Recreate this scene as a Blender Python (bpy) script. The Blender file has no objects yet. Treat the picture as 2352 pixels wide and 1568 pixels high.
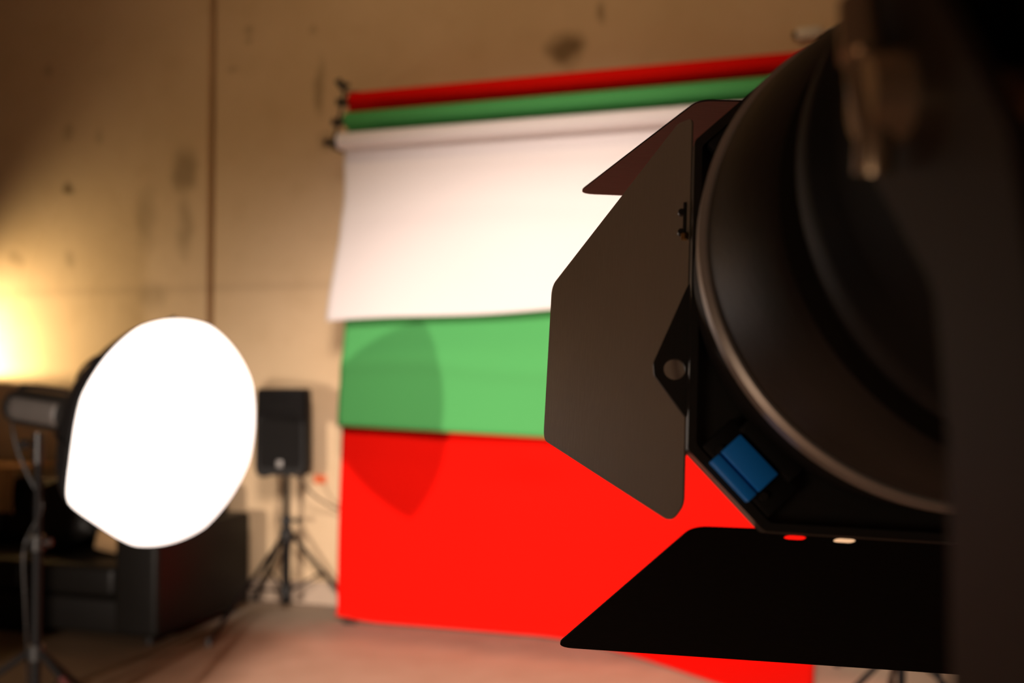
import bpy, bmesh, math, random
from mathutils import Vector, Matrix, Euler

random.seed(7)
SC = bpy.context.scene
COL = SC.collection
PI = math.pi

# ------------------------------------------------------------------ camera
CAM_Z = 1.48
cam_d = bpy.data.cameras.new('camera')
cam_d.lens = 35.0
cam_d.sensor_width = 36.0
cam_d.clip_start = 0.02
cam_d.clip_end = 60
cam_d.dof.use_dof = True
cam_d.dof.focus_distance = 0.90
cam_d.dof.aperture_fstop = 3.4
cam_d.dof.aperture_blades = 9
cam = bpy.data.objects.new('camera', cam_d)
COL.objects.link(cam)
cam.location = (0, 0, CAM_Z)
cam.rotation_euler = (math.radians(90 + 1.63), 0, 0)
SC.camera = cam

# ------------------------------------------------------------------ view, world
SC.view_settings.view_transform = 'Standard'
SC.view_settings.look = 'None'
SC.view_settings.gamma = 1.0
SC.view_settings.use_curve_mapping = False
SC.view_settings.exposure = 0.0
w = bpy.data.worlds.new('world')
SC.world = w
w.use_nodes = True
w.node_tree.nodes['Background'].inputs[0].default_value = (1.0, 0.72, 0.45, 1)
w.node_tree.nodes['Background'].inputs[1].default_value = 0.02

# the room: s runs right along the back wall, n comes out of it into the room
TH = math.radians(17.4)
RD = Vector((math.cos(TH), -math.sin(TH), 0))
RN = Vector((math.sin(TH), math.cos(TH), 0))
ORG = RD * -2.714 + RN * 5.68


def W(s, n, z):
    p = ORG + RD * s - RN * n
    return Vector((p.x, p.y, z))


def aim(o, loc, tgt):
    o.location = loc
    o.rotation_euler = (Vector(tgt) - Vector(loc)).to_track_quat('-Z', 'Y').to_euler()


def spot(name, loc, tgt, power, angle, blend, size, color):
    l = bpy.data.lights.new(name, 'SPOT')
    l.energy = power
    l.spot_size = math.radians(angle)
    l.spot_blend = blend
    l.shadow_soft_size = size
    l.color = color
    o = bpy.data.objects.new(name, l)
    COL.objects.link(o)
    aim(o, loc, tgt)
    return o


def area(name, loc, tgt, power, sx, sy, color):
    l = bpy.data.lights.new(name, 'AREA')
    l.shape = 'RECTANGLE'
    l.size = sx
    l.size_y = sy
    l.energy = power
    l.color = color
    o = bpy.data.objects.new(name, l)
    COL.objects.link(o)
    aim(o, loc, tgt)
    return o


# studio strobe behind the camera on the left, aimed at the paper backdrops
spot('key_light', (-3.06, -2.1, 1.43), W(0.6, 0.0, -1.6), 2000, 65, 1.0, 0.05, (1.0, 0.84, 0.72))
# unseen soft fill added overhead to brighten the papers and the floor before them
spot('fill_light', (-0.4, 1.2, 3.2), W(1.4, 0.0, 0.40), 940, 60, 0.55, 0.45, (1.0, 0.83, 0.73))
# unseen warm fill added behind and left of the camera for the big lamp
area('rear_fill', (-1.7, -1.3, 0.9), (0.3, 1.0, 1.35), 14, 0.9, 0.9, (1.0, 0.74, 0.52))
# unseen warm wash added overhead to brighten the back wall
area('wall_wash', W(1.0, 2.0, 4.5), W(1.0, 0.0, 2.2), 15, 4.0, 0.5, (1.0, 0.70, 0.38))


# ------------------------------------------------------------------ materials
def mat(name, col, rough=0.6, metal=0.0, var=0.12, scale=12.0, bump=0.0, bscale=120.0, spec=0.5, emit=None, estr=0.0):
    m = bpy.data.materials.new(name)
    m.use_nodes = True
    nt = m.node_tree
    b = nt.nodes['Principled BSDF']
    b.inputs['Roughness'].default_value = rough
    b.inputs['Metallic'].default_value = metal
    b.inputs['Specular IOR Level'].default_value = spec
    tc = nt.nodes.new('ShaderNodeTexCoord')
    nz = nt.nodes.new('ShaderNodeTexNoise')
    nz.inputs['Scale'].default_value = scale
    nz.inputs['Detail'].default_value = 4
    nt.links.new(tc.outputs['Object'], nz.inputs['Vector'])
    mx = nt.nodes.new('ShaderNodeMix')
    mx.data_type = 'RGBA'
    mx.inputs[6].default_value = (*[c * (1 - var) for c in col], 1)
    mx.inputs[7].default_value = (*[min(1, c * (1 + var)) for c in col], 1)
    nt.links.new(nz.outputs['Fac'], mx.inputs[0])
    nt.links.new(mx.outputs[2], b.inputs['Base Color'])
    if bump > 0:
        n2 = nt.nodes.new('ShaderNodeTexNoise')
        n2.inputs['Scale'].default_value = bscale
        n2.inputs['Detail'].default_value = 3
        nt.links.new(tc.outputs['Object'], n2.inputs['Vector'])
        bp = nt.nodes.new('ShaderNodeBump')
        bp.inputs['Strength'].default_value = bump
        bp.inputs['Distance'].default_value = 0.01
        nt.links.new(n2.outputs['Fac'], bp.inputs['Height'])
        nt.links.new(bp.outputs['Normal'], b.inputs['Normal'])
    if emit:
        b.inputs['Emission Color'].default_value = (*emit, 1)
        b.inputs['Emission Strength'].default_value = estr
    return m


def brushed(name, col, rough, axis_scale, spec=0.5):
    """satin painted sheet metal with fine brushed grain"""
    m = mat(name, col, rough, 0.0, 0.1, 8)
    nt = m.node_tree
    b = nt.nodes['Principled BSDF']
    tc = nt.nodes.new('ShaderNodeTexCoord')
    mp = nt.nodes.new('ShaderNodeMapping')
    mp.inputs['Scale'].default_value = axis_scale
    b.inputs['Specular IOR Level'].default_value = spec
    nz = nt.nodes.new('ShaderNodeTexNoise')
    nz.inputs['Scale'].default_value = 60
    nz.inputs['Detail'].default_value = 5
    nt.links.new(tc.outputs['Object'], mp.inputs['Vector'])
    nt.links.new(mp.outputs['Vector'], nz.inputs['Vector'])
    mr = nt.nodes.new('ShaderNodeMapRange')
    mr.inputs[3].default_value = rough - 0.08
    mr.inputs[4].default_value = rough + 0.08
    nt.links.new(nz.outputs['Fac'], mr.inputs[0])
    nt.links.new(mr.outputs[0], b.inputs['Roughness'])
    bp = nt.nodes.new('ShaderNodeBump')
    bp.inputs['Strength'].default_value = 0.08
    bp.inputs['Distance'].default_value = 0.002
    nt.links.new(nz.outputs['Fac'], bp.inputs['Height'])
    nt.links.new(bp.outputs['Normal'], b.inputs['Normal'])
    return m


def wall_material():
    m = bpy.data.materials.new('bare_concrete')
    m.use_nodes = True
    nt = m.node_tree
    N, L = nt.nodes, nt.links
    b = N['Principled BSDF']
    b.inputs['Roughness'].default_value = 0.75
    b.inputs['Specular IOR Level'].default_value = 0.25
    tc = N.new('ShaderNodeTexCoord')

    def noise(sc, det, vec=None):
        n = N.new('ShaderNodeTexNoise')
        n.inputs['Scale'].default_value = sc
        n.inputs['Detail'].default_value = det
        L.new(vec or tc.outputs['Object'], n.inputs['Vector'])
        return n.outputs['Fac']

    def mix(f, a, c):
        x = N.new('ShaderNodeMix')
        x.data_type = 'RGBA'
        if isinstance(f, float):
            x.inputs[0].default_value = f
        else:
            L.new(f, x.inputs[0])
        for i, v in ((6, a), (7, c)):
            if isinstance(v, tuple):
                x.inputs[i].default_value = (*v, 1)
            else:
                L.new(v, x.inputs[i])
        return x.outputs[2]

    def ramp(v, lo, hi, a=0.0, c=1.0):
        r = N.new('ShaderNodeMapRange')
        r.inputs[1].default_value = lo
        r.inputs[2].default_value = hi
        r.inputs[3].default_value = a
        r.inputs[4].default_value = c
        L.new(v, r.inputs[0])
        return r.outputs[0]
    col = mix(ramp(noise(0.9, 5), 0.35, 0.65), (0.68, 0.50, 0.305), (0.76, 0.57, 0.365))
    col = mix(ramp(noise(5.0, 6), 0.5, 0.75, 0.0, 0.22), col, (0.52, 0.36, 0.19))
    # stains left on the concrete: centre (s, z), half size, strength
    wob = N.new('ShaderNodeTexNoise')
    wob.inputs['Scale'].default_value = 4.0
    L.new(tc.outputs['Object'], wob.inputs['Vector'])
    ofs = N.new('ShaderNodeVectorMath')
    ofs.operation = 'MULTIPLY_ADD'
    ofs.inputs[1].default_value = (0.16, 0.0, 0.16)
    L.new(wob.outputs['Color'], ofs.inputs[0])
    L.new(tc.outputs['Object'], ofs.inputs[2])
    STAINS = [(-2.32, 2.75, .045, .045, .75), (-1.37, 2.82, .10, .17, .5), (-1.66, 2.50, .10, .22, .3), (-1.36, 2.42, .07, .2, .35), (-0.36, 3.28, .05, .20, .45), (-0.29, 2.94, .07, .06, .35),
              (-0.86, 3.72, .04, .04, .35), (-0.86, 3.64, .03, .03, .35), (-0.40, 3.67, .03, .03, .3), (1.27, 3.37, .11, .10, .8), (1.49, 3.58, .03, .07, .5),
              (-1.6, 1.98, .12, .12, .3), (-2.30, 3.13, .05, .05, .3), (-2.06, 3.10, .04, .06, .25), (-2.75, 2.25, .05, .06, .3), (-2.3, 2.26, .05, .06, .3), (-0.08, 1.60, .05, .05, .4), (-2.5, 3.6, .05, .05, .3), (-1.0, 3.48, .05, .03, .3)]
    for (s, z, a, c, k) in STAINS:
        v = N.new('ShaderNodeVectorMath')
        v.operation = 'SUBTRACT'
        v.inputs[1].default_value = (s + .08, 0, z + .08)
        L.new(ofs.outputs[0], v.inputs[0])
        d = N.new('ShaderNodeVectorMath')
        d.operation = 'DIVIDE'
        d.inputs[1].default_value = (a, 1.0, c)
        L.new(v.outputs[0], d.inputs[0])
        ln = N.new('ShaderNodeVectorMath')
        ln.operation = 'LENGTH'
        L.new(d.outputs[0], ln.inputs[0])
        col = mix(ramp(ln.outputs['Value'], 0.45, 1.25, k, 0.0), col, (0.14, 0.085, 0.03))
    # a faint pour line across the slab right of the joint
    sp = N.new('ShaderNodeSeparateXYZ')
    L.new(tc.outputs['Object'], sp.inputs[0])
    zz = N.new('ShaderNodeMath')
    zz.operation = 'SUBTRACT'
    zz.inputs[1].default_value = 2.02
    L.new(sp.outputs['Z'], zz.inputs[0])
    ab = N.new('ShaderNodeMath')
    ab.operation = 'ABSOLUTE'
    L.new(zz.outputs[0], ab.inputs[0])
    col = mix(ramp(ab.outputs[0], 0.0, 0.05, 0.18, 0.0), col, (0.25, 0.15, 0.08))
    L.new(col, b.inputs['Base Color'])
    bp = N.new('ShaderNodeBump')
    bp.inputs['Strength'].default_value = 0.25
    bp.inputs['Distance'].default_value = 0.01
    L.new(noise(18, 6), bp.inputs['Height'])
    L.new(bp.outputs['Normal'], b.inputs['Normal'])
    return m


def floor_material():
    m = bpy.data.materials.new('worn_coated_concrete_floor')
    m.use_nodes = True
    nt = m.node_tree
    N, L = nt.nodes, nt.links
    b = N['Principled BSDF']
    b.inputs['Roughness'].default_value = 0.7
    b.inputs['Specular IOR Level'].default_value = 0.25
    tc = N.new('ShaderNodeTexCoord')
    sp = N.new('ShaderNodeSeparateXYZ')
    L.new(tc.outputs['Object'], sp.inputs[0])
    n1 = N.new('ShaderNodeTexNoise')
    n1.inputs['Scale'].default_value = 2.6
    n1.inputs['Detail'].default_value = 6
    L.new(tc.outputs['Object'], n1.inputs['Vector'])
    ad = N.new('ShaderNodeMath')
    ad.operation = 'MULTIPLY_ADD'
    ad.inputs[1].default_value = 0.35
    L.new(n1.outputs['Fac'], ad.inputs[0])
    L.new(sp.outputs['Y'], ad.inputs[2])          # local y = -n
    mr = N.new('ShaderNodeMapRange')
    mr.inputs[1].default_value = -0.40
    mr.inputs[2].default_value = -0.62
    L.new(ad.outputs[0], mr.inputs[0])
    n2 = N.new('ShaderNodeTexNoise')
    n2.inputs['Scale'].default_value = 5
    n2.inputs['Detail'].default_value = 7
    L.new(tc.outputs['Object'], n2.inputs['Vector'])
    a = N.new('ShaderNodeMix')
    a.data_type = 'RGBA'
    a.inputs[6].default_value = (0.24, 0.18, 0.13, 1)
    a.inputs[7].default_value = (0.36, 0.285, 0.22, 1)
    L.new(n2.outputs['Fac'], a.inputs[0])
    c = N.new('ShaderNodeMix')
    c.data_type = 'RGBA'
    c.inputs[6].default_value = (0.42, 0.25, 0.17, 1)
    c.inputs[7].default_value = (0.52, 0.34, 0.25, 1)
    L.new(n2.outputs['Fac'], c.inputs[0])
    # floor colour turns darker brown left of the coated patch
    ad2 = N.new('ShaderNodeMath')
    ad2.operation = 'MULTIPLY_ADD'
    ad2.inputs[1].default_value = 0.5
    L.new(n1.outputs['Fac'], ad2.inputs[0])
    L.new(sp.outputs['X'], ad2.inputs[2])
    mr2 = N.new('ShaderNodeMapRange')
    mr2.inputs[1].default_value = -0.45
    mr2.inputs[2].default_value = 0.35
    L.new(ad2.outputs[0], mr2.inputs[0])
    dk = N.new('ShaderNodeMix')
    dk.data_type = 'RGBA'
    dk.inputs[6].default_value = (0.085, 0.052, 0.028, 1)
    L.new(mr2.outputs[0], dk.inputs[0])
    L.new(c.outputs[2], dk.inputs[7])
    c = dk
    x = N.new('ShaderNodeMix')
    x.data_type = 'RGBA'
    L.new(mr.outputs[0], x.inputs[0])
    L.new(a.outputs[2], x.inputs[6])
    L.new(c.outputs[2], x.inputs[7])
    L.new(x.outputs[2], b.inputs['Base Color'])
    bp = N.new('ShaderNodeBump')
    bp.inputs['Strength'].default_value = 0.2
    bp.inputs['Distance'].default_value = 0.01
    L.new(n2.outputs['Fac'], bp.inputs['Height'])
    L.new(bp.outputs['Normal'], b.inputs['Normal'])
    return m


M = {
    'wall': wall_material(),
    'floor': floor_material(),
    'plaster': mat('dim_plaster', (0.30, 0.23, 0.16), 0.9, 0, 0.08, 2),
    'baseboard': mat('pale_skirting', (0.46, 0.35, 0.26), 0.7, 0, 0.1, 5),
    'white': mat('white_paper', (0.82, 0.765, 0.76), 0.85, 0, 0.02, 2, spec=0.2),
    'green': mat('green_paper', (0.088, 0.40, 0.118), 0.85, 0, 0.03, 2, spec=0.15),
    'red': mat('red_paper', (0.82, 0.007, 0.003), 0.85, 0, 0.03, 2, spec=0.035),
    'black_plastic': mat('black_plastic', (0.012, 0.011, 0.010), 0.5, 0, 0.1, 20, 0.1, 300),
    'black_metal': mat('black_painted_metal', (0.010, 0.009, 0.008), 0.42, 0, 0.1, 20),
    'matte_black': mat('matte_black_metal', (0.004, 0.0035, 0.0035), 0.65, 0, 0.1, 20, spec=0.2),
    'housing': mat('dark_housing', (0.007, 0.005, 0.0036), 0.5, 0, 0.15, 15, 0.05, 200, spec=0.10),
    'lamp_black': mat('soft_black_paint', (0.002, 0.0018, 0.0015), 0.6, 0, 0.15, 15, spec=0.07),
    'yoke': mat('brown_black_yoke_paint', (0.013, 0.0082, 0.0056), 0.6, 0, 0.15, 15, spec=0.1),
    'rim': mat('satin_metal_rim', (0.32, 0.285, 0.265), 0.30, 0.6, 0.1, 20),
    'knob': mat('glossy_dark_bronze', (0.34, 0.25, 0.17), 0.25, 0.85, 0.1, 30),
    'leaf_lit': brushed('satin_lit_door_metal', (0.135, 0.11, 0.085), 0.42, (14, 1, 1)),  # side doors: lit tone of the black door metal put into the colour
    'leaf_half_lit': brushed('satin_half_lit_door_metal', (0.012, 0.009, 0.0085), 0.5, (1, 14, 1), 0.3),  # top door: same metal, its weaker reddish light put into the colour
    'leaf_shaded': brushed('satin_shaded_door_metal', (0.0022, 0.0018, 0.0018), 0.7, (1, 14, 1), 0.04),  # bottom door: same metal, its shade put into the colour
    'blue': mat('blue_plastic', (0.004, 0.22, 0.85), 0.4, 0, 0.08, 30),
    'brass': mat('brass_pin', (0.65, 0.42, 0.18), 0.3, 1.0, 0.1, 30),
    'glass': mat('frosted_lens', (0.5, 0.5, 0.48), 0.25, 0, 0.05, 60),
    'leather': mat('black_leather', (0.006, 0.005, 0.004), 0.46, 0, 0.2, 6, 0.15, 60, spec=0.2),
    'tan': mat('tan_cushion_fabric', (0.33, 0.20, 0.09), 0.9, 0, 0.15, 20, 0.3, 200),
    'rust': mat('rust_brown_throw_fabric', (0.24, 0.12, 0.04), 0.95, 0, 0.25, 15, 0.4, 90),
    'grey': mat('grey_label_panel', (0.085, 0.075, 0.068), 0.5, 0, 0.1, 20),
    'speaker_black': mat('matt_speaker_black', (0.006, 0.0055, 0.005), 0.6, 0, 0.1, 20, 0.05, 300, spec=0.25),
    'silver': mat('silver_badge', (0.26, 0.25, 0.24), 0.45, 0.3, 0.05, 20),
    'diffuser': mat('lit_white_diffuser', (0.9, 0.88, 0.86), 0.9, 0, 0.02, 3, emit=(1.0, 0.90, 0.84), estr=1.8),
    'white_plastic': mat('white_plastic', (0.75, 0.70, 0.62), 0.5, 0, 0.04, 20),
    'orange': mat('orange_plastic', (0.75, 0.16, 0.05), 0.5, 0, 0.08, 20),
    'redtape': mat('red_tape', (0.06, 0.004, 0.003), 0.6, 0, 0.08, 20),
    'cable': mat('grey_brown_cable', (0.10, 0.075, 0.055), 0.6, 0, 0.1, 20),
    'grille': mat('black_perforated_grille', (0.007, 0.0065, 0.006), 0.7, 0, 0.3, 400, 0.5, 500, spec=0.2),
    'bulb': mat('warm_lit_bulb', (0.9, 0.8, 0.6), 0.5, 0, 0.02, 5, emit=(1.0, 0.68, 0.30), estr=12.0),
}


# ------------------------------------------------------------------ mesh helpers
class MB:
    def __init__(self):
        self.bm = bmesh.new()

    def _xf(self, vs, loc=(0, 0, 0), rot=None):
        mtx = Matrix.Translation(Vector(loc))
        if rot is not None:
            mtx = rot @ mtx if isinstance(rot, Matrix) else mtx @ Euler(rot).to_matrix().to_4x4()
        bmesh.ops.transform(self.bm, matrix=mtx, verts=vs)

    def box(self, c, s, bev=0.0, seg=2, rot=None):
        r = bmesh.ops.create_cube(self.bm, size=1)
        vs = r['verts']
        bmesh.ops.scale(self.bm, vec=Vector(s), verts=vs)
        if bev > 0:
            es = list({e for v in vs for e in v.link_edges})
            rb = bmesh.ops.bevel(self.bm, geom=es, offset=bev, segments=seg, affect='EDGES', profile=0.5)
            vs = list({v for f in rb['faces'] for v in f.verts} | {v for v in vs if v.is_valid})
        self._xf(vs, c, rot)
        return self

    def cyl(self, a, b, r1, r2=None, n=24):
        a, b = Vector(a), Vector(b)
        d = b - a
        r = bmesh.ops.create_cone(self.bm, cap_ends=True, segments=n, radius1=r1, radius2=r1 if r2 is None else r2, depth=d.length)
        q = Vector((0, 0, 1)).rotation_difference(d).to_matrix().to_4x4()
        bmesh.ops.transform(self.bm, matrix=Matrix.Translation((a + b) / 2) @ q, verts=r['verts'])
        return self

    def tube(self, pts, r, n=10):
        pts = [Vector(p) for p in pts]
        rings = []
        up = Vector((0.123, 0.33, 0.9)).normalized()
        for i, p in enumerate(pts):
            t = (pts[min(i + 1, len(pts) - 1)] - pts[max(i - 1, 0)]).normalized()
            x = t.cross(up)
            if x.length < 1e-3:
                x = t.cross(Vector((1, 0, 0)))
            x.normalize()
            y = t.cross(x)
            rings.append([self.bm.verts.new(p + x * r * math.cos(2 * PI * k / n) + y * r * math.sin(2 * PI * k / n)) for k in range(n)])
        for i in range(len(rings) - 1):
            for k in range(n):
                self.bm.faces.new((rings[i][k], rings[i][(k + 1) % n], rings[i + 1][(k + 1) % n], rings[i + 1][k]))
        self.bm.faces.new(rings[0][::-1])
        self.bm.faces.new(rings[-1])
        return self

    def lathe(self, prof, n=96, axis='Y', closed=False, off=None):
        """prof: (radius, along) pairs turned about the axis"""
        rings = []
        for r, a in prof:
            ring = []
            for k in range(n):
                c, s = math.cos(2 * PI * k / n) * r, math.sin(2 * PI * k / n) * r
                if off:
                    k_ = smoothstep(-.215, -.095, a)
                    c, s = c + off[0] * k_, s + off[1] * k_
                ring.append(self.bm.verts.new((c, a, s) if axis == 'Y' else ((c, s, a) if axis == 'Z' else (a, c, s))))
            rings.append(ring)
        m = len(rings)
        for i in range(m if closed else m - 1):
            A, B = rings[i], rings[(i + 1) % m]
            for k in range(n):
                self.bm.faces.new((A[k], A[(k + 1) % n], B[(k + 1) % n], B[k]))
        if not closed:
            for ring in (rings[0], rings[-1]):
                self.bm.faces.new(ring)
        return self

    def prism(self, poly, mtx, thick, holes=()):
        """flat outline (with holes) in the local xy plane, given thickness along local z, placed by mtx"""
        b2 = bmesh.new()
        es = []
        for loop in [poly] + list(holes):
            vs = [b2.verts.new((x, y, -thick / 2)) for x, y in loop]
            es += [b2.edges.new((vs[i], vs[(i + 1) % len(vs)])) for i in range(len(vs))]
        bmesh.ops.triangle_fill(b2, use_beauty=True, use_dissolve=False, edges=es)
        r = bmesh.ops.extrude_face_region(b2, geom=list(b2.faces))
        bmesh.ops.translate(b2, vec=(0, 0, thick), verts=[g for g in r['geom'] if isinstance(g, bmesh.types.BMVert)])
        bmesh.ops.recalc_face_normals(b2, faces=list(b2.faces))
        bmesh.ops.transform(b2, matrix=mtx, verts=list(b2.verts))
        tmp = bpy.data.meshes.new('t')
        b2.to_mesh(tmp)
        b2.free()
        self.bm.from_mesh(tmp)
        bpy.data.meshes.remove(tmp)
        return self

    def grid(self, fn, nu, nv, closed_u=False):
        vs = [[self.bm.verts.new(fn(i / nu, j / nv)) for j in range(nv + 1)] for i in range(nu if closed_u else nu + 1)]
        m = len(vs)
        for i in range(nu):
            for j in range(nv):
                self.bm.faces.new((vs[i][j], vs[(i + 1) % m][j], vs[(i + 1) % m][j + 1], vs[i][j + 1]))
        return self

    def build(self, name, m, parent=None, smooth=True, loc=None, rot=None):
        bmesh.ops.remove_doubles(self.bm, verts=list(self.bm.verts), dist=1e-6)
        bmesh.ops.recalc_face_normals(self.bm, faces=list(self.bm.faces))
        me = bpy.data.meshes.new(name)
        self.bm.to_mesh(me)
        self.bm.free()
        me.materials.append(M[m] if isinstance(m, str) else m)
        if smooth:
            me.polygons.foreach_set('use_smooth', [True] * len(me.polygons))
            me.set_sharp_from_angle(angle=math.radians(35))
        o = bpy.data.objects.new(name, me)
        COL.objects.link(o)
        if parent:
            o.parent = parent
        if loc is not None:
            o.location = loc
        if rot is not None:
            o.rotation_euler = rot
        return o


def thing(name, label, cat, loc=(0, 0, 0), rz=0.0, group=None):
    o = bpy.data.objects.new(name, None)
    o.empty_display_size = 0.1
    COL.objects.link(o)
    o.location = loc
    o.rotation_euler = (0, 0, rz)
    tag(o, label, cat, group)
    return o


def tag(o, label, cat, group=None):
    o['label'] = label
    o['category'] = cat
    if group:
        o['group'] = group
    return o


def rounded(pts, rads, n=6):
    """corner-rounded outline"""
    out = []
    m = len(pts)
    for i in range(m):
        p = Vector(pts[i])
        a = Vector(pts[i - 1]) - p
        b = Vector(pts[(i + 1) % m]) - p
        r = rads[i] if isinstance(rads, (list, tuple)) else rads
        if r <= 0:
            out.append(tuple(p))
            continue
        ang = a.angle(b)
        t = min(r / math.tan(ang / 2), a.length * .49, b.length * .49)
        p1, p2 = p + a.normalized() * t, p + b.normalized() * t
        for k in range(n + 1):
            u = k / n
            out.append(tuple(p1 * (1 - u) ** 2 + p * 2 * u * (1 - u) + p2 * u * u))
    return out


def slot(cx, cy, lx, ly, n=6):
    r = ly / 2
    pts = []
    for k in range(n + 1):
        a = -PI / 2 + PI * k / n
        pts.append((cx + lx / 2 - r + r * math.cos(a), cy + r * math.sin(a)))
    for k in range(n + 1):
        a = PI / 2 + PI * k / n
        pts.append((cx - lx / 2 + r + r * math.cos(a), cy + r * math.sin(a)))
    return pts


def circle(cx, cy, r, n=20):
    return [(cx + r * math.cos(2 * PI * k / n), cy + r * math.sin(2 * PI * k / n)) for k in range(n)]


def smoothstep(a, b, x):
    t = max(0.0, min(1.0, (x - a) / (b - a)))
    return t * t * (3 - 2 * t)


# ------------------------------------------------------------------ the setting
def struct(name, mb, m, label, smooth=False):
    o = mb.build(name, m, None, smooth)
    o.location = ORG
    o.rotation_euler = (0, 0, -TH)
    o['kind'] = 'structure'
    o['label'] = label
    return o


H = 4.7
G0, G1 = -1.187, -1.132
mb = MB()
# two cast slabs with a recessed joint between them (local y is -n)
mb.box(((-5.5 + G0) / 2, 0.15, H / 2), (G0 + 5.5, 0.3, H), 0.006, 2)
mb.box(((6.5 + G1) / 2, 0.15, H / 2), (6.5 - G1, 0.3, H), 0.006, 2)
mb.box(((G0 + G1) / 2, 0.19, H / 2), (G1 - G0 + 0.02, 0.2, H))
struct('wall_back', mb, 'wall', 'bare brown concrete back wall with stains and one vertical joint')
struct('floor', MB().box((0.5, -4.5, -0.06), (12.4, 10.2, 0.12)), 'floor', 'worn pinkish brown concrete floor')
struct('ceiling', MB().box((0.5, -4.5, H + 0.06), (12.4, 10.2, 0.12)), 'plaster', 'dim ceiling high above the studio')
struct('wall_left', MB().box((-5.6, -4.7, H / 2), (0.2, 9.4, H)), 'plaster', 'dim left wall of the studio')
struct('wall_right', MB().box((6.6, -4.7, H / 2), (0.2, 9.4, H)), 'plaster', 'dim right wall of the studio')
struct('wall_front', MB().box((0.5, -9.5, H / 2), (12.4, 0.2, H)), 'plaster', 'dim wall behind the photographer')
mb = MB()
mb.box(((-5.5 + G0) / 2, -0.006, 0.07), (G0 + 5.5, 0.012, 0.14), 0.003)
mb.box(((6.5 + G1) / 2, -0.006, 0.07), (6.5 - G1, 0.012, 0.14), 0.003)
struct('baseboard_back', mb, 'baseboard', 'pale low skirting along the foot of the concrete wall')


# ------------------------------------------------------------------ paper backdrops
def paper_thickness(o, t=0.0012):
    md = o.modifiers.new('thickness', 'SOLIDIFY')
    md.thickness = t
    return o


RR = 0.048


def backdrop(colour, label, n, z, s0, s1, sheet_fn, nu, nv):
    t = thing('paper_backdrop', label, 'backdrop paper', W(0, 0, 0), -TH, 'rolled paper backdrops hung on the concrete wall')
    mb = MB()
    # roll of paper, spiral edge left proud as a small lip
    prof = [(RR - .006, s0), (RR, s0 + .002), (RR, s1 - .002), (RR - .006, s1)]
    mb.lathe(prof, 48, 'X')
    o = mb.build('roll', colour, t)
    o.location = (0, -n, z)
    sh = MB().grid(sheet_fn, nu, nv).build('sheet', colour, t)
    paper_thickness(sh)
    for s, d in ((s0, -1), (s1, 1)):
        hb = MB()
        hb.cyl((s, 0, 0), (s + d * .012, 0, 0), RR * .72)
        hb.cyl((s + d * .012, 0, 0), (s + d * .085, 0, 0), .0135)
        hb.cyl((s + d * .068, 0, 0), (s + d * .092, 0, 0), .021, n=14)
        h = hb.build('roll_end_plug', 'black_plastic', t)
        h.location = (0, -n, z)
    return t


NR, NG, NWH = 0.36, 0.43, 0.50
ZR, ZG, ZW = 3.077, 2.940, 2.803


def red_sheet(u, v):
    s = 0.0 + u * 2.655
    zt = ZR
    n0 = NR - RR - .002
    # foot of the paper: hangs to the floor at the left, sweeps out over it at the right
    out = 0.03 + 0.95 * smoothstep(1.15, 3.1, s) ** 1.0
    drop = zt - 0.012
    R = min(0.10, out * .9)
    tot = drop - R + (PI / 2) * R + (out - R)
    d = v * tot
    wav = (0.008 * math.sin(s * 3.1 + 1) + 0.005 * math.sin(s * 7.3)) * smoothstep(0, 1.4, d) * (1 - smoothstep(drop - .5, drop, d) * .7)
    crease = 0.020 * math.exp(-((s - 1.17) / .13) ** 2 - ((d - 2.08) / .10) ** 2) - .014 * math.exp(-((s - 1.05) / .3) ** 2 - ((d - 2.25) / .08) ** 2) + .016 * math.exp(-((s - 1.9) / .22) ** 2 - ((d - 2.4) / .3) ** 2)
    lean = -0.055 * smoothstep(.9, 3.0, d) * (1 - smoothstep(0, .5, s))
    if d < drop - R:
        n, z = n0, zt - d
    elif d < drop - R + PI / 2 * R:
        a = (d - (drop - R)) / R
        n, z = n0 + R * (1 - math.cos(a)), zt - (drop - R) - R * math.sin(a)
    else:
        n, z = n0 + R + d - (drop - R + PI / 2 * R), 0.012
    edge = smoothstep(2.0, 3.06, d)
    return Vector((s + lean, -(n + wav + crease), max(z, .005) + .02 * (1 - smoothstep(0, .10, u)) * edge))


def green_sheet(u, v):
    s = 0.035 + u * 2.62
    zb = 1.153 - 0.036 * (s - .02)
    z = ZG + (zb - ZG) * v
    n = NG - RR - .002 + .006 * math.sin(s * 2.6) * v + 0.03 * v * v
    n += .012 * math.exp(-((z - 1.50 - .03 * math.sin(s * 4)) / .05) ** 2)
    lean = -0.045 * smoothstep(.55, 1, v) * (1 - smoothstep(0, .4, u))
    return Vector((s + lean, -n, z))


def white_sheet(u, v):
    s = 0.05 + u * 2.60
    zb = 1.757 + 0.036 * s + .006 * math.sin(s * 5)
    z = ZW + (zb - ZW) * v
    n = NWH - RR - .002 + (.010 * math.sin(s * 2.2 + .7) + .006 * math.sin(s * 6)) * v + .05 * v ** 3
    n += .010 * math.exp(-((z - 2.35 - .05 * math.sin(s * 2)) / .07) ** 2) + .008 * math.exp(-((z - 2.68 + .02 * s) / .04) ** 2)
    lean = -0.085 * smoothstep(.25, 1, v) * (1 - smoothstep(0, .35, u))
    return Vector((s + lean, -n, z))


backdrop('red', 'red paper backdrop, topmost of the three rolls, hanging down to the floor', NR, ZR, 0.045, 2.70, red_sheet, 110, 150)
backdrop('green', 'green paper backdrop hanging behind the short white sheet and before the red one', NG, ZG, 0.052, 2.70, green_sheet, 80, 60)
backdrop('white', 'short white paper backdrop on the lowest of the three wall rolls', NWH, ZW, 0.040, 2.69, white_sheet, 80, 50)


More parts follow.
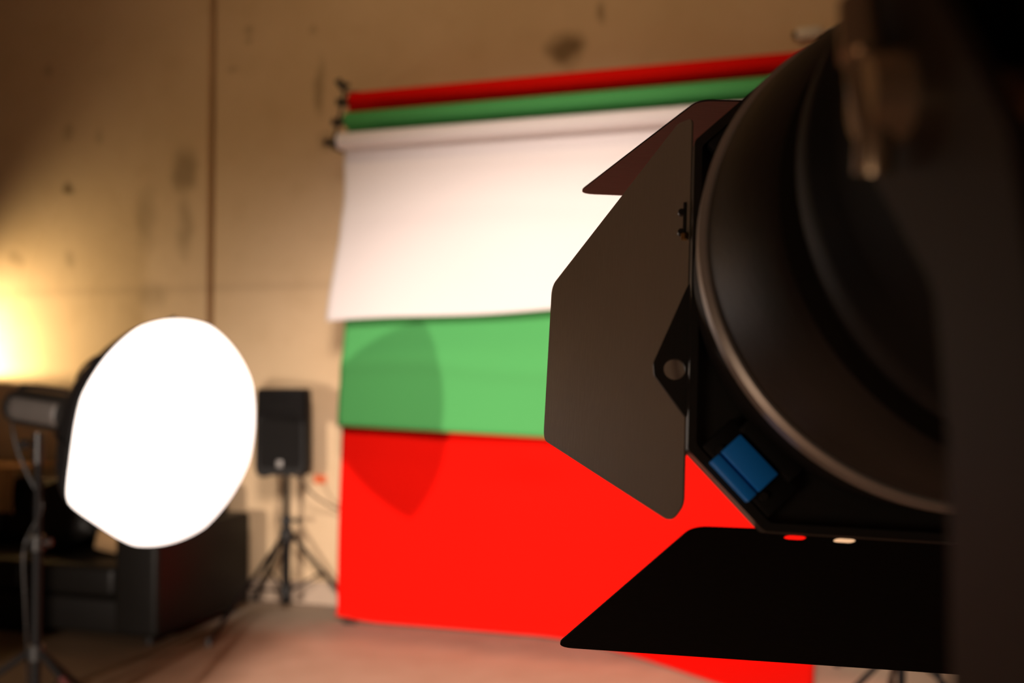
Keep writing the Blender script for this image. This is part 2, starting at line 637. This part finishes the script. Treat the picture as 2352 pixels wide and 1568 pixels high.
def roll_bracket(s, label):
    t = thing('roll_bracket', label, 'bracket', W(s, 0, ZG), -TH, 'black wall brackets holding the paper rolls')
    d = 1 if s > 1 else -1
    mb = MB()
    mb.box((0, -.0055, .03), (.045, .008, .44), .002)
    mb.build('wall_plate', 'black_metal', t)
    arm = MB()
    # sloping carrier arm and three hooks that cradle the roll plugs
    pts = [(0, -.018, .26), (0, -.20, .235), (0, -NR - .02, ZR - ZG + .05)]
    arm.tube(pts, .009, 10)
    arm.tube([(0, -.018, -.16), (0, -.25, -.17), (0, -NWH - .005, ZW - ZG - .035)], .009, 10)
    arm.tube([(0, -NR - .01, ZR - ZG + .11), (0, -NR - .02, ZR - ZG + .03), (0, -NG - .02, -.02), (0, -NWH - .02, ZW - ZG - .03)], .010, 10)
    arm.build('carrier_arm', 'black_metal', t)
    for n, z in ((NR, ZR), (NG, ZG), (NWH, ZW)):
        h = MB()
        q = [(0, -n + .026 * math.cos(a), z - ZG + .026 * math.sin(a)) for a in [math.radians(x) for x in range(170, 371, 20)]]
        h.tube(q, .0055, 8)
        h.build('hook', 'black_metal', t)
    k = MB()
    k.cyl((.012 * d, -NR - .01, ZR - ZG + .07), (.035 * d, -NR - .03, ZR - ZG + .125), .014, .022, 12)
    k.cyl((-.03 * d, -NR, ZR - ZG + .10), (.015 * d, -NR - .01, ZR - ZG + .085), .012, .014, 12)
    k.build('tension_knob', 'black_plastic', t)
    return t


roll_bracket(0.006, 'black metal bracket carrying the left ends of the three paper rolls')
roll_bracket(2.735, 'black metal bracket carrying the right ends of the three paper rolls')

# small spring clamp at the foot of the red paper
t = thing('spring_clamp', 'small black clamp on the floor under the lower left corner of red paper', 'clamp', W(.05, .39, 0), -TH)
MB().box((0, 0, .014), (.06, .03, .016), .006).build('jaw', 'black_plastic', t)
MB().box((.03, .005, .010), (.05, .020, .008), .004, rot=(0, .2, 0)).build('handle', 'black_plastic', t)


# ------------------------------------------------------------------ speaker, its stand, its cable
SPK = (-0.452, 0.22)
t = thing('speaker_stand', 'black tripod stand holding up the loudspeaker by the concrete wall', 'speaker stand', W(SPK[0], SPK[1], 0), 0)
MB().cyl((0, 0, .07), (0, 0, .56), .026).cyl((0, 0, .05), (0, 0, .075), .034).build('outer_pole', 'matte_black', t)
MB().cyl((0, 0, .54), (0, 0, .90), .018).build('inner_pole', 'matte_black', t)
MB().cyl((0, 0, .43), (0, 0, .50), .042, .040, 20).build('leg_collar', 'black_plastic', t)
MB().cyl((0, 0, .53), (0, 0, .58), .034, .032, 20).build('collar', 'black_plastic', t)
MB().cyl((.035, -.01, .555), (.075, -.015, .555), .008).cyl((.07, -.012, .555), (.082, -.018, .555), .02, n=10).build('lock_knob', 'black_plastic', t)
MB().cyl((0, 0, .10), (0, 0, .16), .038, .036, 20).build('slider', 'black_plastic', t)
for a in (-107.4, 12.6, 132.6):
    c, s_ = math.cos(math.radians(a)), math.sin(math.radians(a))
    R_ = 0.80 if a < 0 else .39
    foot = Vector((c * R_, s_ * R_, .018))
    hip = Vector((c * .04, s_ * .04, .46))
    lg = MB().tube([hip, foot], .014, 10).build('leg', 'matte_black', t)
    MB().cyl(foot + Vector((0, 0, -.018)), foot + Vector((0, 0, .022)), .021, .018, 14).build('rubber_foot', 'black_plastic', lg)
    MB().tube([(c * .035, s_ * .035, .13), hip.lerp(foot, .52)], .008, 8).build('brace', 'matte_black', t)

t = thing('loudspeaker', 'black loudspeaker with small silver badge on a tripod by the wall', 'speaker', W(SPK[0], SPK[1], 0.842) + Vector((.0, 0, 0)), math.radians(-4))
# tapered cabinet: front outline pulled back to a narrower rear
fw, fh, dp = .325, .525, .27
front = rounded([(-.150, 0), (.150, 0), (fw / 2, .05), (fw / 2 - .006, fh - .02), (fw / 2 - .02, fh), (-fw / 2 + .02, fh), (-fw / 2 + .006, fh - .02), (-fw / 2, .05)], .02, 4)
mb = MB()
lay = []
for y, k in ((-.14, .94), (-.12, 1.0), (-.02, 1.0), (.10, .66)):
    lay.append([mb.bm.verts.new((x * k, y, (z - fh / 2) * (k * .3 + .7) + fh / 2)) for x, z in front])
for i in range(3):
    m_ = len(front)
    for k in range(m_):
        mb.bm.faces.new((lay[i][k], lay[i][(k + 1) % m_], lay[i + 1][(k + 1) % m_], lay[i + 1][k]))
mb.bm.faces.new(lay[0])
mb.bm.faces.new(lay[-1])
mb.build('cabinet', 'speaker_black', t)
gp = rounded([(-.115, .05), (.115, .05), (.125, .09), (.125, .325), (.09, .355), (-.09, .355), (-.125, .325), (-.125, .09)], .015, 4)
MB().prism(gp, Matrix.Translation((0, -.144, 0)) @ Matrix.Rotation(PI / 2, 4, 'X'), .010).build('grille', 'grille', t)
hp = rounded([(-.11, .385), (.11, .385), (.125, .49), (-.125, .49)], .02, 4)
hp2 = rounded([(-.06, .41), (.06, .41), (.07, .465), (-.07, .465)], .012, 4)
hn = MB().prism(hp, Matrix.Translation((0, -.143, 0)) @ Matrix.Rotation(PI / 2, 4, 'X'), .010, [hp2[::-1]]).build('horn', 'speaker_black', t)
for sx in (-1, 1):
    MB().cyl((sx * .118, -.150, .37), (sx * .118, -.135, .37), .022, n=20).build('bass_port', 'speaker_black', t)
MB().box((0, -.151, .072), (.036, .006, .042), .004).build('badge', 'silver', t)['label'] = 'silver badge low on the grille'
MB().cyl((0, 0, -.005), (0, 0, .03), .03, n=20).build('pole_socket', 'speaker_black', t)
for sx in (-1, 1):
    MB().box((sx * .11, -.09, -.004), (.05, .06, .014), .004).build('foot', 'speaker_black', t)

mb = MB()
pts = [(-.30, .36, .86), (-.285, .30, .78), (-.26, .20, .70), (-.20, .10, .63), (-.12, .05, .59), (0.0, .035, .575), (.12, .03, .60), (.30, .03, .50), (.38, .03, .25), (.42, .03, .03)]
fine = []
for i in range(len(pts) - 1):
    for k in range(5):
        fine.append(W(*[pts[i][j] + (pts[i + 1][j] - pts[i][j]) * k / 5 for j in range(3)]))
fine.append(W(*pts[-1]))
sm = [fine[0]] + [(fine[i - 1] + fine[i] * 2 + fine[i + 1]) / 4 for i in range(1, len(fine) - 1)] + [fine[-1]]
tag(mb.tube(sm, .007, 8).build('speaker_cable', 'cable'), 'thin grey brown cable drooping from the loudspeaker along the wall', 'cable')

t = thing('wall_socket', 'small orange socket on the concrete wall between loudspeaker and red paper', 'socket', W(-.338, 0, .788), -TH)
MB().box((0, -.006, 0), (.085, .012, .055), .004).build('face_plate', 'orange', t)
MB().cyl((-.018, -.012, 0), (-.018, -.016, 0), .016, n=20).cyl((.018, -.012, 0), (.018, -.016, 0), .016, n=20).build('outlet', 'orange', t)

t = thing('wall_fitting', 'small white fitting on the wall above the right end of red roll', 'wall fitting', W(2.63, 0, 3.325), -TH)
MB().box((.02, -.025, 0), (.13, .05, .062), .008).build('cover', 'white_plastic', t)
MB().cyl((-.046, -.025, 0), (-.066, -.025, 0), .017, n=16).build('cable_gland', 'black_plastic', t)
MB().cyl((.085, -.02, 0), (1.2, -.02, 0), .010, n=12).build('conduit', 'white_plastic', t)

# ------------------------------------------------------------------ warm floor lamp outside the left edge
t = thing('floor_lamp', 'warm uplighter floor lamp beyond the left end of the black sofa', 'lamp', W(-3.40, .50, 0), -TH)
MB().lathe([(.14, 0), (.14, .015), (.03, .03), (.014, .05), (.012, 1.36), (.02, 1.38)], 40, 'Z').build('pole', 'black_metal', t)
mb = MB()
mb.lathe([(.02, 1.365), (.10, 1.40), (.165, 1.462), (.170, 1.470), (.164, 1.470), (.098, 1.406), (.02, 1.372)], 48, 'Z', closed=True)
mb.build('lamp_shade', 'black_metal', t)
MB().lathe([(.006, 1.372), (.022, 1.40), (.03, 1.43), (.022, 1.455), (.004, 1.463)], 24, 'Z').build('bulb', 'bulb', t)
pl = bpy.data.lights.new('floor_lamp_glow', 'SPOT')
pl.spot_size = math.radians(104)
pl.spot_blend = 1.0
pl.energy = 210
pl.color = (1.0, 0.74, 0.40)
pl.shadow_soft_size = .015
po = bpy.data.objects.new('floor_lamp_glow', pl)
COL.objects.link(po)
po.parent = t
po.location = (0, 0, 1.482)
po.rotation_euler = Vector((.55, .5, .16)).to_track_quat('-Z', 'Y').to_euler()

# unseen flag, added to keep the key light off the wall's left end
t = thing('light_flag', 'unseen black fabric flag added on a stand to shade the left wall', 'flag', (-2.80, 1.90, 0), math.radians(6.4))
MB().box((-.46, 0, 1.75), (.92, .012, 2.3), .003).build('flag_cloth', 'matte_black', t)
MB().cyl((-.46, .03, .02), (-.46, .03, 2.9), .014, n=16).build('pole', 'matte_black', t)
for a in (40, 160, 280):
    MB().tube([(-.46, .03, .40), (-.46 + .5 * math.cos(math.radians(a)), .03 + .5 * math.sin(math.radians(a)), .012)], .011, 10).build('leg', 'matte_black', t)

# ------------------------------------------------------------------ sofa with cushions
SX0, SX1 = -3.15, -0.68
SN0, SN1 = 0.25, 1.16
t = thing('sofa', 'black leather sofa with wide arms standing along the concrete wall', 'sofa', W(0, 0, 0), -TH)


def yb(n):
    return -n


MB().box(((SX0 + SX1) / 2, -(SN0 + SN1) / 2, .135), (SX1 - SX0 - .10, SN1 - SN0 - .06, .19), .02, 3).build('base', 'leather', t)
MB().box(((SX0 + SX1) / 2, -(SN0 + .15), .46), (SX1 - SX0 - .3, .28, .62), .05, 5, rot=(-.06, 0, 0)).build('backrest', 'leather', t)
for s in (SX0 + .14, SX1 - .14):
    MB().box((s, -(SN0 + SN1) / 2, .325), (.28, SN1 - SN0, .56), .035, 5).build('arm', 'leather', t)
L0, L1 = SX0 + .285, SX1 - .285
wd = (L1 - L0) / 3
for k in range(3):
    MB().box((L0 + wd * (k + .5), -(.52 + SN1 - .02) / 2, .32), (wd - .008, SN1 - .54, .18), .045, 5).build('seat_cushion', 'leather', t)
    MB().box((L0 + wd * (k + .5), -.56, .60), (wd - .01, .17, .40), .07, 5, rot=(-.16, 0, 0)).build('back_cushion', 'leather', t)
for s in (SX0 + .1, SX1 - .1):
    for n in (SN0 + .08, SN1 - .08):
        MB().cyl((s, -n, 0), (s, -n, .06), .025, .03, 16).build('leg', 'black_metal', t)


def pillow(name, m, label, loc, rot, sx, sy, th):
    mb = MB()
    N_ = 18
    for sg in (1, -1):
        def fn(u, v, sg=sg):
            x, y = 2 * u - 1, 2 * v - 1
            h = (max(0, 1 - x ** 4) * max(0, 1 - y ** 4)) ** .6
            pin = 1 - .10 * (x * x * y * y)
            return Vector((x * sx / 2 * pin * (1 - .05 * (1 - y * y) * abs(x)), sg * th / 2 * h, y * sy / 2 * pin))
        mb.grid(fn, N_, N_)
    o = mb.build(name, m)
    o.location = loc
    o.rotation_euler = rot
    tag(o, label, 'cushion')
    return o


pillow('cushion', 'tan', 'tan fabric cushion leaning inside the right arm of the black sofa', W(-1.15, .80, .57), (-.35, .12, -TH + .25), .36, .32, .14)
pillow('cushion', 'leather', 'black leather cushion propped on the sofa behind the lit softbox', W(-1.62, .78, .645), (-.32, -.3, -TH), .48, .44, .15)


def throw_fn(u, v):
    s = -2.95 + u * .85
    fold = .018 * math.sin(u * 17 + v * 2) + .01 * math.sin(u * 31)
    # hangs over the front of the backrest and lies on its top
    if v < .3:
        return Vector((s, -(.25 + .42 * v / .3), .868 + .01 * fold))
    k = (v - .3) / .7
    return Vector((s + .05 * k, -(.69 + .05 * k + .03 * math.sin(k * 3) + fold), .868 - .30 * k - .03 * math.sin(u * 5) * k))


o = MB().grid(throw_fn, 60, 30).build('throw_blanket', 'rust')
o.location = ORG
o.rotation_euler = (0, 0, -TH)
paper_thickness(o, .012)
tag(o, 'rust brown throw draped over the back of black sofa at far left', 'blanket')


# ------------------------------------------------------------------ tripod light stands
def light_stand(label, x, y, top, hub, R_, angs, group, redmark=None, thick=1.0):
    t = thing('light_stand', label, 'light stand', (x, y, 0), 0, group)
    MB().cyl((0, 0, hub - .26), (0, 0, hub + .45), .0165 * thick, n=16).build('lower_pole', 'matte_black', t)
    MB().cyl((0, 0, hub + .43), (0, 0, top), .0125 * thick, n=16).build('upper_pole', 'matte_black', t)
    for dz0, dz1, rc in ((-.03, .03, .028), (.41, .47, .024), (-.26, -.22, .026)):
        MB().cyl((0, 0, hub + dz0), (0, 0, hub + dz1), rc * thick, n=18).build('collar', 'black_plastic', t)
    k = MB().cyl((.02, 0, hub + .44), (.05, 0, hub + .44), .006, n=10).cyl((.045, 0, hub + .44), (.056, 0, hub + .44), .016, n=8)
    k.build('lock_knob', 'black_plastic', t)
    for i, a in enumerate(angs):
        c, s_ = math.cos(math.radians(a)), math.sin(math.radians(a))
        hip, ft = Vector((c * .03, s_ * .03, hub)), Vector((c * R_, s_ * R_, .015))
        lg = MB().tube([hip, ft], .011 * thick, 10).build('leg', 'matte_black', t)
        MB().cyl(ft - Vector((0, 0, .015)), ft + Vector((0, 0, .012)), .016, .013, 12).build('rubber_foot', 'black_plastic', lg)
        MB().tube([(c * .026, s_ * .026, hub - .24), hip.lerp(ft, .5)], .006, 8).build('brace', 'matte_black', t)
        if redmark == i:
            d = (ft - hip).normalized()
            m_ = hip.lerp(ft, .30)
            MB().cyl(m_ - d * .025, m_ + d * .025, .0135, n=12).build('tape_band', 'redtape', lg)['label'] = 'red tape band on one leg'
    return t


STX, STY = -1.925, 4.06
light_stand('black light stand carrying the round lit softbox in front of the sofa', STX, STY, 1.16, .34, .52, (-28, 92, 205), None, 0, 1.15)
light_stand('black tripod stand at lower right, nearer the red paper of the two', 1.511, 3.90, 1.75, .40, .54, (196, 76, -44), 'tripod stands behind the big lamp')
light_stand('black tripod stand at lower right, farther from red paper of the two', 1.946, 4.75, 1.75, .40, .42, (20, 140, 260), 'tripod stands behind the big lamp')

# ------------------------------------------------------------------ strobe with octagonal softbox
AX = Vector((.865, -.495, -.085)).normalized()      # where the softbox points
OC = Vector((-1.232, 3.62, 1.255))                   # centre of the rim
xa = Vector((0, 0, 1)).cross(AX).normalized()
za = AX.cross(xa)
RM = Matrix((( AX.x, xa.x, za.x, 0), (AX.y, xa.y, za.y, 0), (AX.z, xa.z, za.z, 0), (0, 0, 0, 1)))   # local x = pointing axis
t = thing('studio_strobe', 'studio strobe with large glowing white octagonal softbox on a stand', 'studio light')
t.matrix_world = Matrix.Translation(OC) @ RM
RO = .418


def octr(a, rnd=.80):
    k = ((a - math.radians(22.5 + 3)) % (PI / 4)) - PI / 8
    o_ = math.cos(PI / 8) / math.cos(k)
    da = ((math.degrees(a) - 206 + 180) % 360) - 180        # cloth pulled out over one rod tip
    return RO * (o_ * (1 - rnd) + rnd * 1.0) * (1 + .12 * math.exp(-abs(da / 15) ** 1.5))


def soft_fn(u, v):
    a = 2 * PI * u
    r = octr(a) * (1 - v) + .075 * v
    x = -.47 * (v ** .85)
    bul = .03 * math.sin(PI * v)
    return Vector((x, (r + bul) * math.cos(a), (r + bul) * math.sin(a)))


shell = MB().grid(soft_fn, 120, 14, True).build('softbox', 'matte_black', t)
paper_thickness(shell, .002)


def dif_fn(u, v):
    a = 2 * PI * u
    r = octr(a) * .992 * max(v, .001)
    return Vector((.004 + .115 * (1 - v ** 2.4), r * math.cos(a), r * math.sin(a)))


MB().grid(dif_fn, 120, 24, True).build('diffuser', 'diffuser', shell)['label'] = 'glowing white diffuser cloth'
for k in range(8):
    a = PI / 4 * k + math.radians(22.5 + 3) + PI / 8
    a = math.radians(3 + 45 * k + 22.5 + 22.5)
    q = [Vector((-.47 * (v ** .85) - .004, (octr(a) * (1 - v) + .075 * v + .03 * math.sin(PI * v) + .006) * math.cos(a), (octr(a) * (1 - v) + .075 * v + .03 * math.sin(PI * v) + .006) * math.sin(a))) for v in [i / 10 for i in range(11)]]
    MB().tube(q, .005, 8).build('rib', 'matte_black', shell)
MB().lathe([(.085, -.50), (.095, -.49), (.095, -.465), (.07, -.46)], 40, 'X').build('speed_ring', 'black_metal', t)
hd = MB()
hd.lathe([(.055, -.92), (.068, -.91), (.072, -.88), (.072, -.53), (.066, -.50), (.06, -.495)], 36, 'X')
hd.build('strobe_head', 'black_plastic', t)
lb = MB()
for sg in (1, -1):
    def lab(u, v, sg=sg):
        a = math.radians(-38 + 76 * u) + (0 if sg > 0 else PI)
        return Vector((-.87 + .30 * v, .0735 * math.cos(a), .0735 * math.sin(a)))
    lb.grid(lab, 12, 8)
paper_thickness(lb.build('side_panel', 'grey', t), .001)['label'] = 'grey panel on the side of the head'
MB().tube([(-.90, 0, .07), (-.88, 0, .084), (-.80, 0, .090), (-.62, 0, .090), (-.55, 0, .084), (-.53, 0, .07)], .010, 10).build('carry_handle', 'black_plastic', t)
inv = t.matrix_world.inverted()
# bracket between head and stand, upright in the world
hp_ = inv @ Vector((STX, STY, 1.225))
lo_ = inv @ Vector((STX, STY, 1.10))
br = MB().tube([hp_, hp_.lerp(lo_, .5), lo_], .022, 14)
br.build('tilt_bracket', 'black_metal', t)
side = (inv.to_3x3() @ Vector((-.5, -.85, 0))).normalized()
mid = hp_.lerp(lo_, .35)
MB().tube([mid, mid + side * .06], .008, 8).tube([mid + side * .05, mid + side * .075], .02, 10).build('tilt_knob', 'black_plastic', t)
rear = t.matrix_world @ Vector((-.915, 0, -.03))
pts = [rear, rear + Vector((-.03, .02, -.04)), rear + Vector((0, .01, -.15)), rear + Vector((.06, 0, -.27)), rear + Vector((.13, -.01, -.38)), Vector((STX - .045, STY - .03, .78)), Vector((STX - .035, STY - .03, .60)), Vector((STX - .04, STY + .01, .34)), Vector((STX - .10, STY + .15, .02)), Vector((STX - .6, STY + .4, .012)), Vector((STX - 1.2, STY + .5, .012))]
fine = []
for i in range(len(pts) - 1):
    for k in range(5):
        fine.append(pts[i].lerp(pts[i + 1], k / 5))
fine.append(pts[-1])
for _ in range(3):
    fine = [fine[0]] + [(fine[i - 1] + fine[i] * 2 + fine[i + 1]) / 4 for i in range(1, len(fine) - 1)] + [fine[-1]]
tag(MB().tube(fine, .006, 8).build('power_cable', 'black_plastic'), 'black power cable hanging from the back of the softbox strobe', 'cable')


# ------------------------------------------------------------------ the big fresnel lamp with barn doors
LC = Vector((.3006, .7275, 1.5266))
yw, pw, rw = .045, -.20, -.0532
fwd = Vector((math.sin(yw) * math.cos(pw), math.cos(yw) * math.cos(pw), math.sin(pw)))
uu = Vector((math.cos(yw), -math.sin(yw), 0))
vv = uu.cross(fwd)
u2 = uu * math.cos(rw) + vv * math.sin(rw)
v2 = -uu * math.sin(rw) + vv * math.cos(rw)
LM = Matrix(((u2.x, fwd.x, v2.x, LC.x), (u2.y, fwd.y, v2.y, LC.y), (u2.z, fwd.z, v2.z, LC.z), (0, 0, 0, 1)))   # x right, y forward, z up
lamp = thing('fresnel_lamp', 'big black studio lamp with four barn doors, blurred close at right', 'studio lamp')
lamp.matrix_world = LM
LI = LM.inverted()
hS, cS = .17, .0533


def plane(o, ex, ey):
    """local xy plane with origin o and axes ex, ey"""
    ex, ey = Vector(ex).normalized(), Vector(ey).normalized()
    ez = ex.cross(ey)
    return Matrix(((ex.x, ey.x, ez.x, o[0]), (ex.y, ey.y, ez.y, o[1]), (ex.z, ey.z, ez.z, o[2]), (0, 0, 0, 1)))


octo = [(-hS, -hS + cS), (-hS + cS, -hS), (hS - cS, -hS), (hS, -hS + cS), (hS, hS - cS), (hS - cS, hS), (-hS + cS, hS), (-hS, hS - cS)]
XZ = plane((0, 0, 0), (1, 0, 0), (0, 0, 1))
fr = MB().prism(rounded(octo, .006, 3), XZ, .006, [circle(0, 0, .138, 72)])
# folded outer lip
inner = [(x * .966, z * .966) for x, z in octo]
fr.prism(rounded(octo, .006, 3), plane((0, -.007, 0), (1, 0, 0), (0, 0, 1)), .016, [rounded(inner, .006, 3)])
frame = fr.build('barn_door_frame', 'black_metal', lamp)
# corner gussets on the slanted sides
for sx in (-1, 1):
    for sz in (-1, 1):
        g = MB()
        a = Vector((sx * (hS - .012), -.012, sz * (hS - cS - .004)))
        b = Vector((sx * (hS - cS - .004), -.012, sz * (hS - .012)))
        c = a.lerp(b, .5)
        dr = (b - a).normalized()
        nrm = Vector((c.x, 0, c.z)).normalized()
        m_ = Matrix(((dr.x, 0, nrm.x, c.x - nrm.x * .012), (dr.y, -1, nrm.y, c.y), (dr.z, 0, nrm.z, c.z - nrm.z * .012), (0, 0, 0, 1)))
        g.box((0, 0, 0), (.066, .012, .030), .002, 2, rot=m_)
        g.box((0, .004, -.02), (.05, .016, .018), .002, 2, rot=m_)
        gus = g.build('corner_clamp', 'matte_black', frame)
        if (sx, sz) == (-1, -1):
            bl = MB()
            bl.box((-.003, .010, .0005), (.037, .012, .0185), .0012, 2, rot=m_)
            bl.box((-.003, .010, .0155), (.037, .010, .0085), .0012, 2, rot=m_)
            bl.build('release_clip', 'blue', frame)['label'] = 'blue release clip'
        for k in (-.022, .020):
            p = c + dr * k - nrm * .004
            MB().cyl(p + Vector((0, -.010, 0)), p + Vector((0, -.006, 0)), .0028, n=12).build('screw', 'black_metal', frame)

# hinge tab with a hole on the left side
tabp = rounded([(0, .062), (-.026, -.004), (-.025, -.013), (0, -.045)], [.002, .006, .006, .002], 4)
for sx in (-1, 1):
    MB().prism([(x * -sx, z) for x, z in tabp] if sx > 0 else tabp, plane((sx * (hS - .001), -.002, -.0495), (1, 0, 0), (0, 0, 1)), .004, [circle(sx * .0105, -.008, .0078)]).build('hinge_tab', 'black_metal', frame)


def ear(sx):
    MB().cyl((sx * (hS + .004), .004, .044), (sx * (hS + .004), .004, .074), .0013, n=10).build('hinge_pin', 'black_metal', frame)
    MB().cyl((sx * (hS + .0045), .000, .043), (sx * (hS + .0045), .000, .0475), .0024, n=12).build('pin_end', 'brass', frame)['label'] = 'brass pin end'
    for z in (.050, .066):
        MB().cyl((sx * (hS + .0065), .002, z), (sx * (hS + .0065), .006, z), .0026, n=12).build('rivet', 'black_metal', frame)


ear(-1)
ear(1)

# side leaves: narrow at the hinge side cut back towards the outer edge
ph = math.radians(25)
side_leaf = rounded([(-.126, -.014), (-.146, -.014), (-.158, .002), (-.076, .236), (.076, .236), (.154, .006), (.150, -.014), (.128, -.014)], [.004, .012, .02, .014, .014, .02, .006, .004], 6)
for sx in (-1, 1):
    m_ = plane((sx * (hS + .006), .013, -.008), (0, 0, 1), (sx * math.sin(ph), math.cos(ph), 0))
    lf = MB().prism(side_leaf, m_, .0016).build('barn_door', 'leaf_lit', lamp)
    MB().tube([m_ @ Vector((-.11, -.004, .004 * sx)), m_ @ Vector((.11, -.004, .004 * sx))], .0030, 10).build('hinge', 'black_metal', lf)
# top and bottom leaves: widening outwards
for sz, pdeg, ln, m_name in ((1, 2, .222, 'leaf_half_lit'), (-1, 26, .222, 'leaf_shaded')):
    p = math.radians(pdeg)
    wide = rounded([(-.118, -.012), (-.163, -.010), (-.256, ln), (.256, ln), (.163, -.010), (.118, -.012)], [.004, .018, .012, .012, .018, .004], 6)
    holes = [slot(x, -.003, .016, .0085) for x in (-.0900, -.0555, .0555, .0900)]
    m_ = plane((0, .014 if sz < 0 else .034, hS if sz > 0 else -hS - .003), (1, 0, 0), (0, math.cos(p), sz * math.sin(p)))
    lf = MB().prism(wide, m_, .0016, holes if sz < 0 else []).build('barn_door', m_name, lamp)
    if sz > 0:
        MB().tube([m_ @ Vector((-.11, -.004, 0)), m_ @ Vector((.11, -.004, 0))], .0035, 10).build('hinge', 'black_metal', lf)
        MB().box((0, .022, hS + .003), (.20, .030, .003)).build('hinge_plate', 'black_metal', lf)
    else:
        MB().tube([m_ @ Vector((-.11, -.012, 0)), m_ @ Vector((.11, -.012, 0))], .0025, 10).build('hinge', 'black_metal', lf)

# housing turned about the optical axis
OFF = (-.007, .0125)
MB().lathe([(.140, -.004), (.1580, -.010), (.1620, -.016), (.1620, -.070), (.1610, -.080), (.140, -.080)], 128, closed=True, off=OFF).build('front_ring', 'matte_black', lamp)
MB().lathe([(.140, -.080), (.1640, -.080), (.1690, -.083), (.1698, -.099), (.1660, -.102), (.140, -.102)], 128, closed=True, off=OFF).build('metal_rim', 'rim', lamp)['label'] = 'satin metal rim'
MB().lathe([(.135, -.101), (.1640, -.101), (.1645, -.115), (.1600, -.160), (.1520, -.198), (.148, -.206), (.137, -.208), (.130, -.208)], 128, closed=True, off=OFF).build('lens_housing', 'housing', lamp)
MB().lathe([(.120, -.206), (.137, -.209), (.136, -.222), (.138, -.234), (.120, -.236)], 96, closed=True).build('focus_groove', 'matte_black', lamp)
MB().lathe([(.02, -.236), (.144, -.236), (.147, -.241), (.146, -.262), (.139, -.275), (.134, -.330), (.128, -.372), (.110, -.392), (.02, -.396)], 96, closed=True).build('lamp_body', 'lamp_black', lamp)
fin = MB()
for k in range(9):
    a = -.10 + .025 * k
    fin.box((a, -.412, 0), (.008, .04, 2 * math.sqrt(max(.0005, .108 ** 2 - a * a)) * .94), .001, 1)
fin.build('cooling_fins', 'matte_black', lamp)
ln_ = MB()
ln_.lathe([(.0005, .004)] + [(.137 * (k / 24), .003 - .006 * ((k / 24) ** 2) + (.0015 if k % 2 else 0)) for k in range(1, 25)] + [(.137, -.012), (.0005, -.012)], 96)
ln_.build('lens', 'glass', lamp)

# yoke: two flat arms bent back from the pivots, joined below by a cross bar
pv = Vector((-.150, -.352, 0))
pvw = LM @ pv                       # pivot in the world
ax_w = LM.to_3x3() @ Vector((1, 0, 0))


def arm_world(x):
    """side profile of an arm: (y, z) outline in the world, extruded along x"""
    prof = rounded([(.385, 1.606), (.366, 1.556), (.308, 1.505), (.300, 1.46), (.300, 1.235), (.250, 1.235), (.250, 1.50), (.262, 1.545), (.318, 1.612), (.350, 1.628)], [.02, .01, .02, .01, .004, .004, .02, .02, .02, .02], 5)
    m_ = Matrix(((0, 0, 1, x), (1, 0, 0, 0), (0, 1, 0, 0), (0, 0, 0, 1)))
    return prof, m_


yk = MB()
XL = .134
XR = 2 * (LM @ Vector((0, -.352, 0))).x - XL
for x in (XL, XR):
    prof, m_ = arm_world(x)
    yk.prism(prof, LI @ m_, .006)
q = LI.to_3x3().to_4x4()
cb = LI @ Vector(((XL + XR) / 2, .275, 1.238))
yk.box((0, 0, 0), (XR - XL + .006, .050, .007), .001, 1, rot=Matrix.Translation(cb) @ q)
yk.build('yoke', 'yoke', lamp, smooth=True)
for sg, x in ((-1, XL), (1, XR)):
    pw_ = Vector((x, .334, 1.572))
    a_ = LI @ (pw_ + Vector((sg * .003, 0, 0)))
    b_ = LI @ (pw_ + Vector((sg * .016, 0, 0)))
    c_ = LI @ (pw_ - Vector((sg * .05, 0, 0)))
    kn = MB().cyl(c_, a_, .010, n=20)
    kn.cyl(a_, b_, .017, .0145, 28)
    kn.build('pivot_bolt', 'knob', lamp)
    # lock lever standing up from the bolt
    lev = MB()
    l0 = pw_ + Vector((sg * .012, 0, -.026))
    path = [l0, l0 + Vector((0, -.003, .014)), l0 + Vector((0, .006, .032)), l0 + Vector((0, .010, .052))]
    lev.tube([LI @ p for p in path], .0065, 14)
    lev.cyl(LI @ (path[-1] - Vector((0, .002, .010))), LI @ (path[-1] + Vector((0, .003, .012))), .0085, .007, 16)
    lev.build('lock_lever', 'knob', lamp)
spg = MB()
c0 = Vector(((XL + XR) / 2, .275, 1.234))
spg.cyl(LI @ c0, LI @ (c0 - Vector((0, 0, .05))), .02, n=20)
spg.build('stand_socket', 'black_metal', lamp)
light_stand('black stand under the big barn door lamp, below the picture', c0.x, c0.y, 1.186, .42, .5, (60, 180, -60), None, None, 1.2)
bpy.context.view_layer.update()
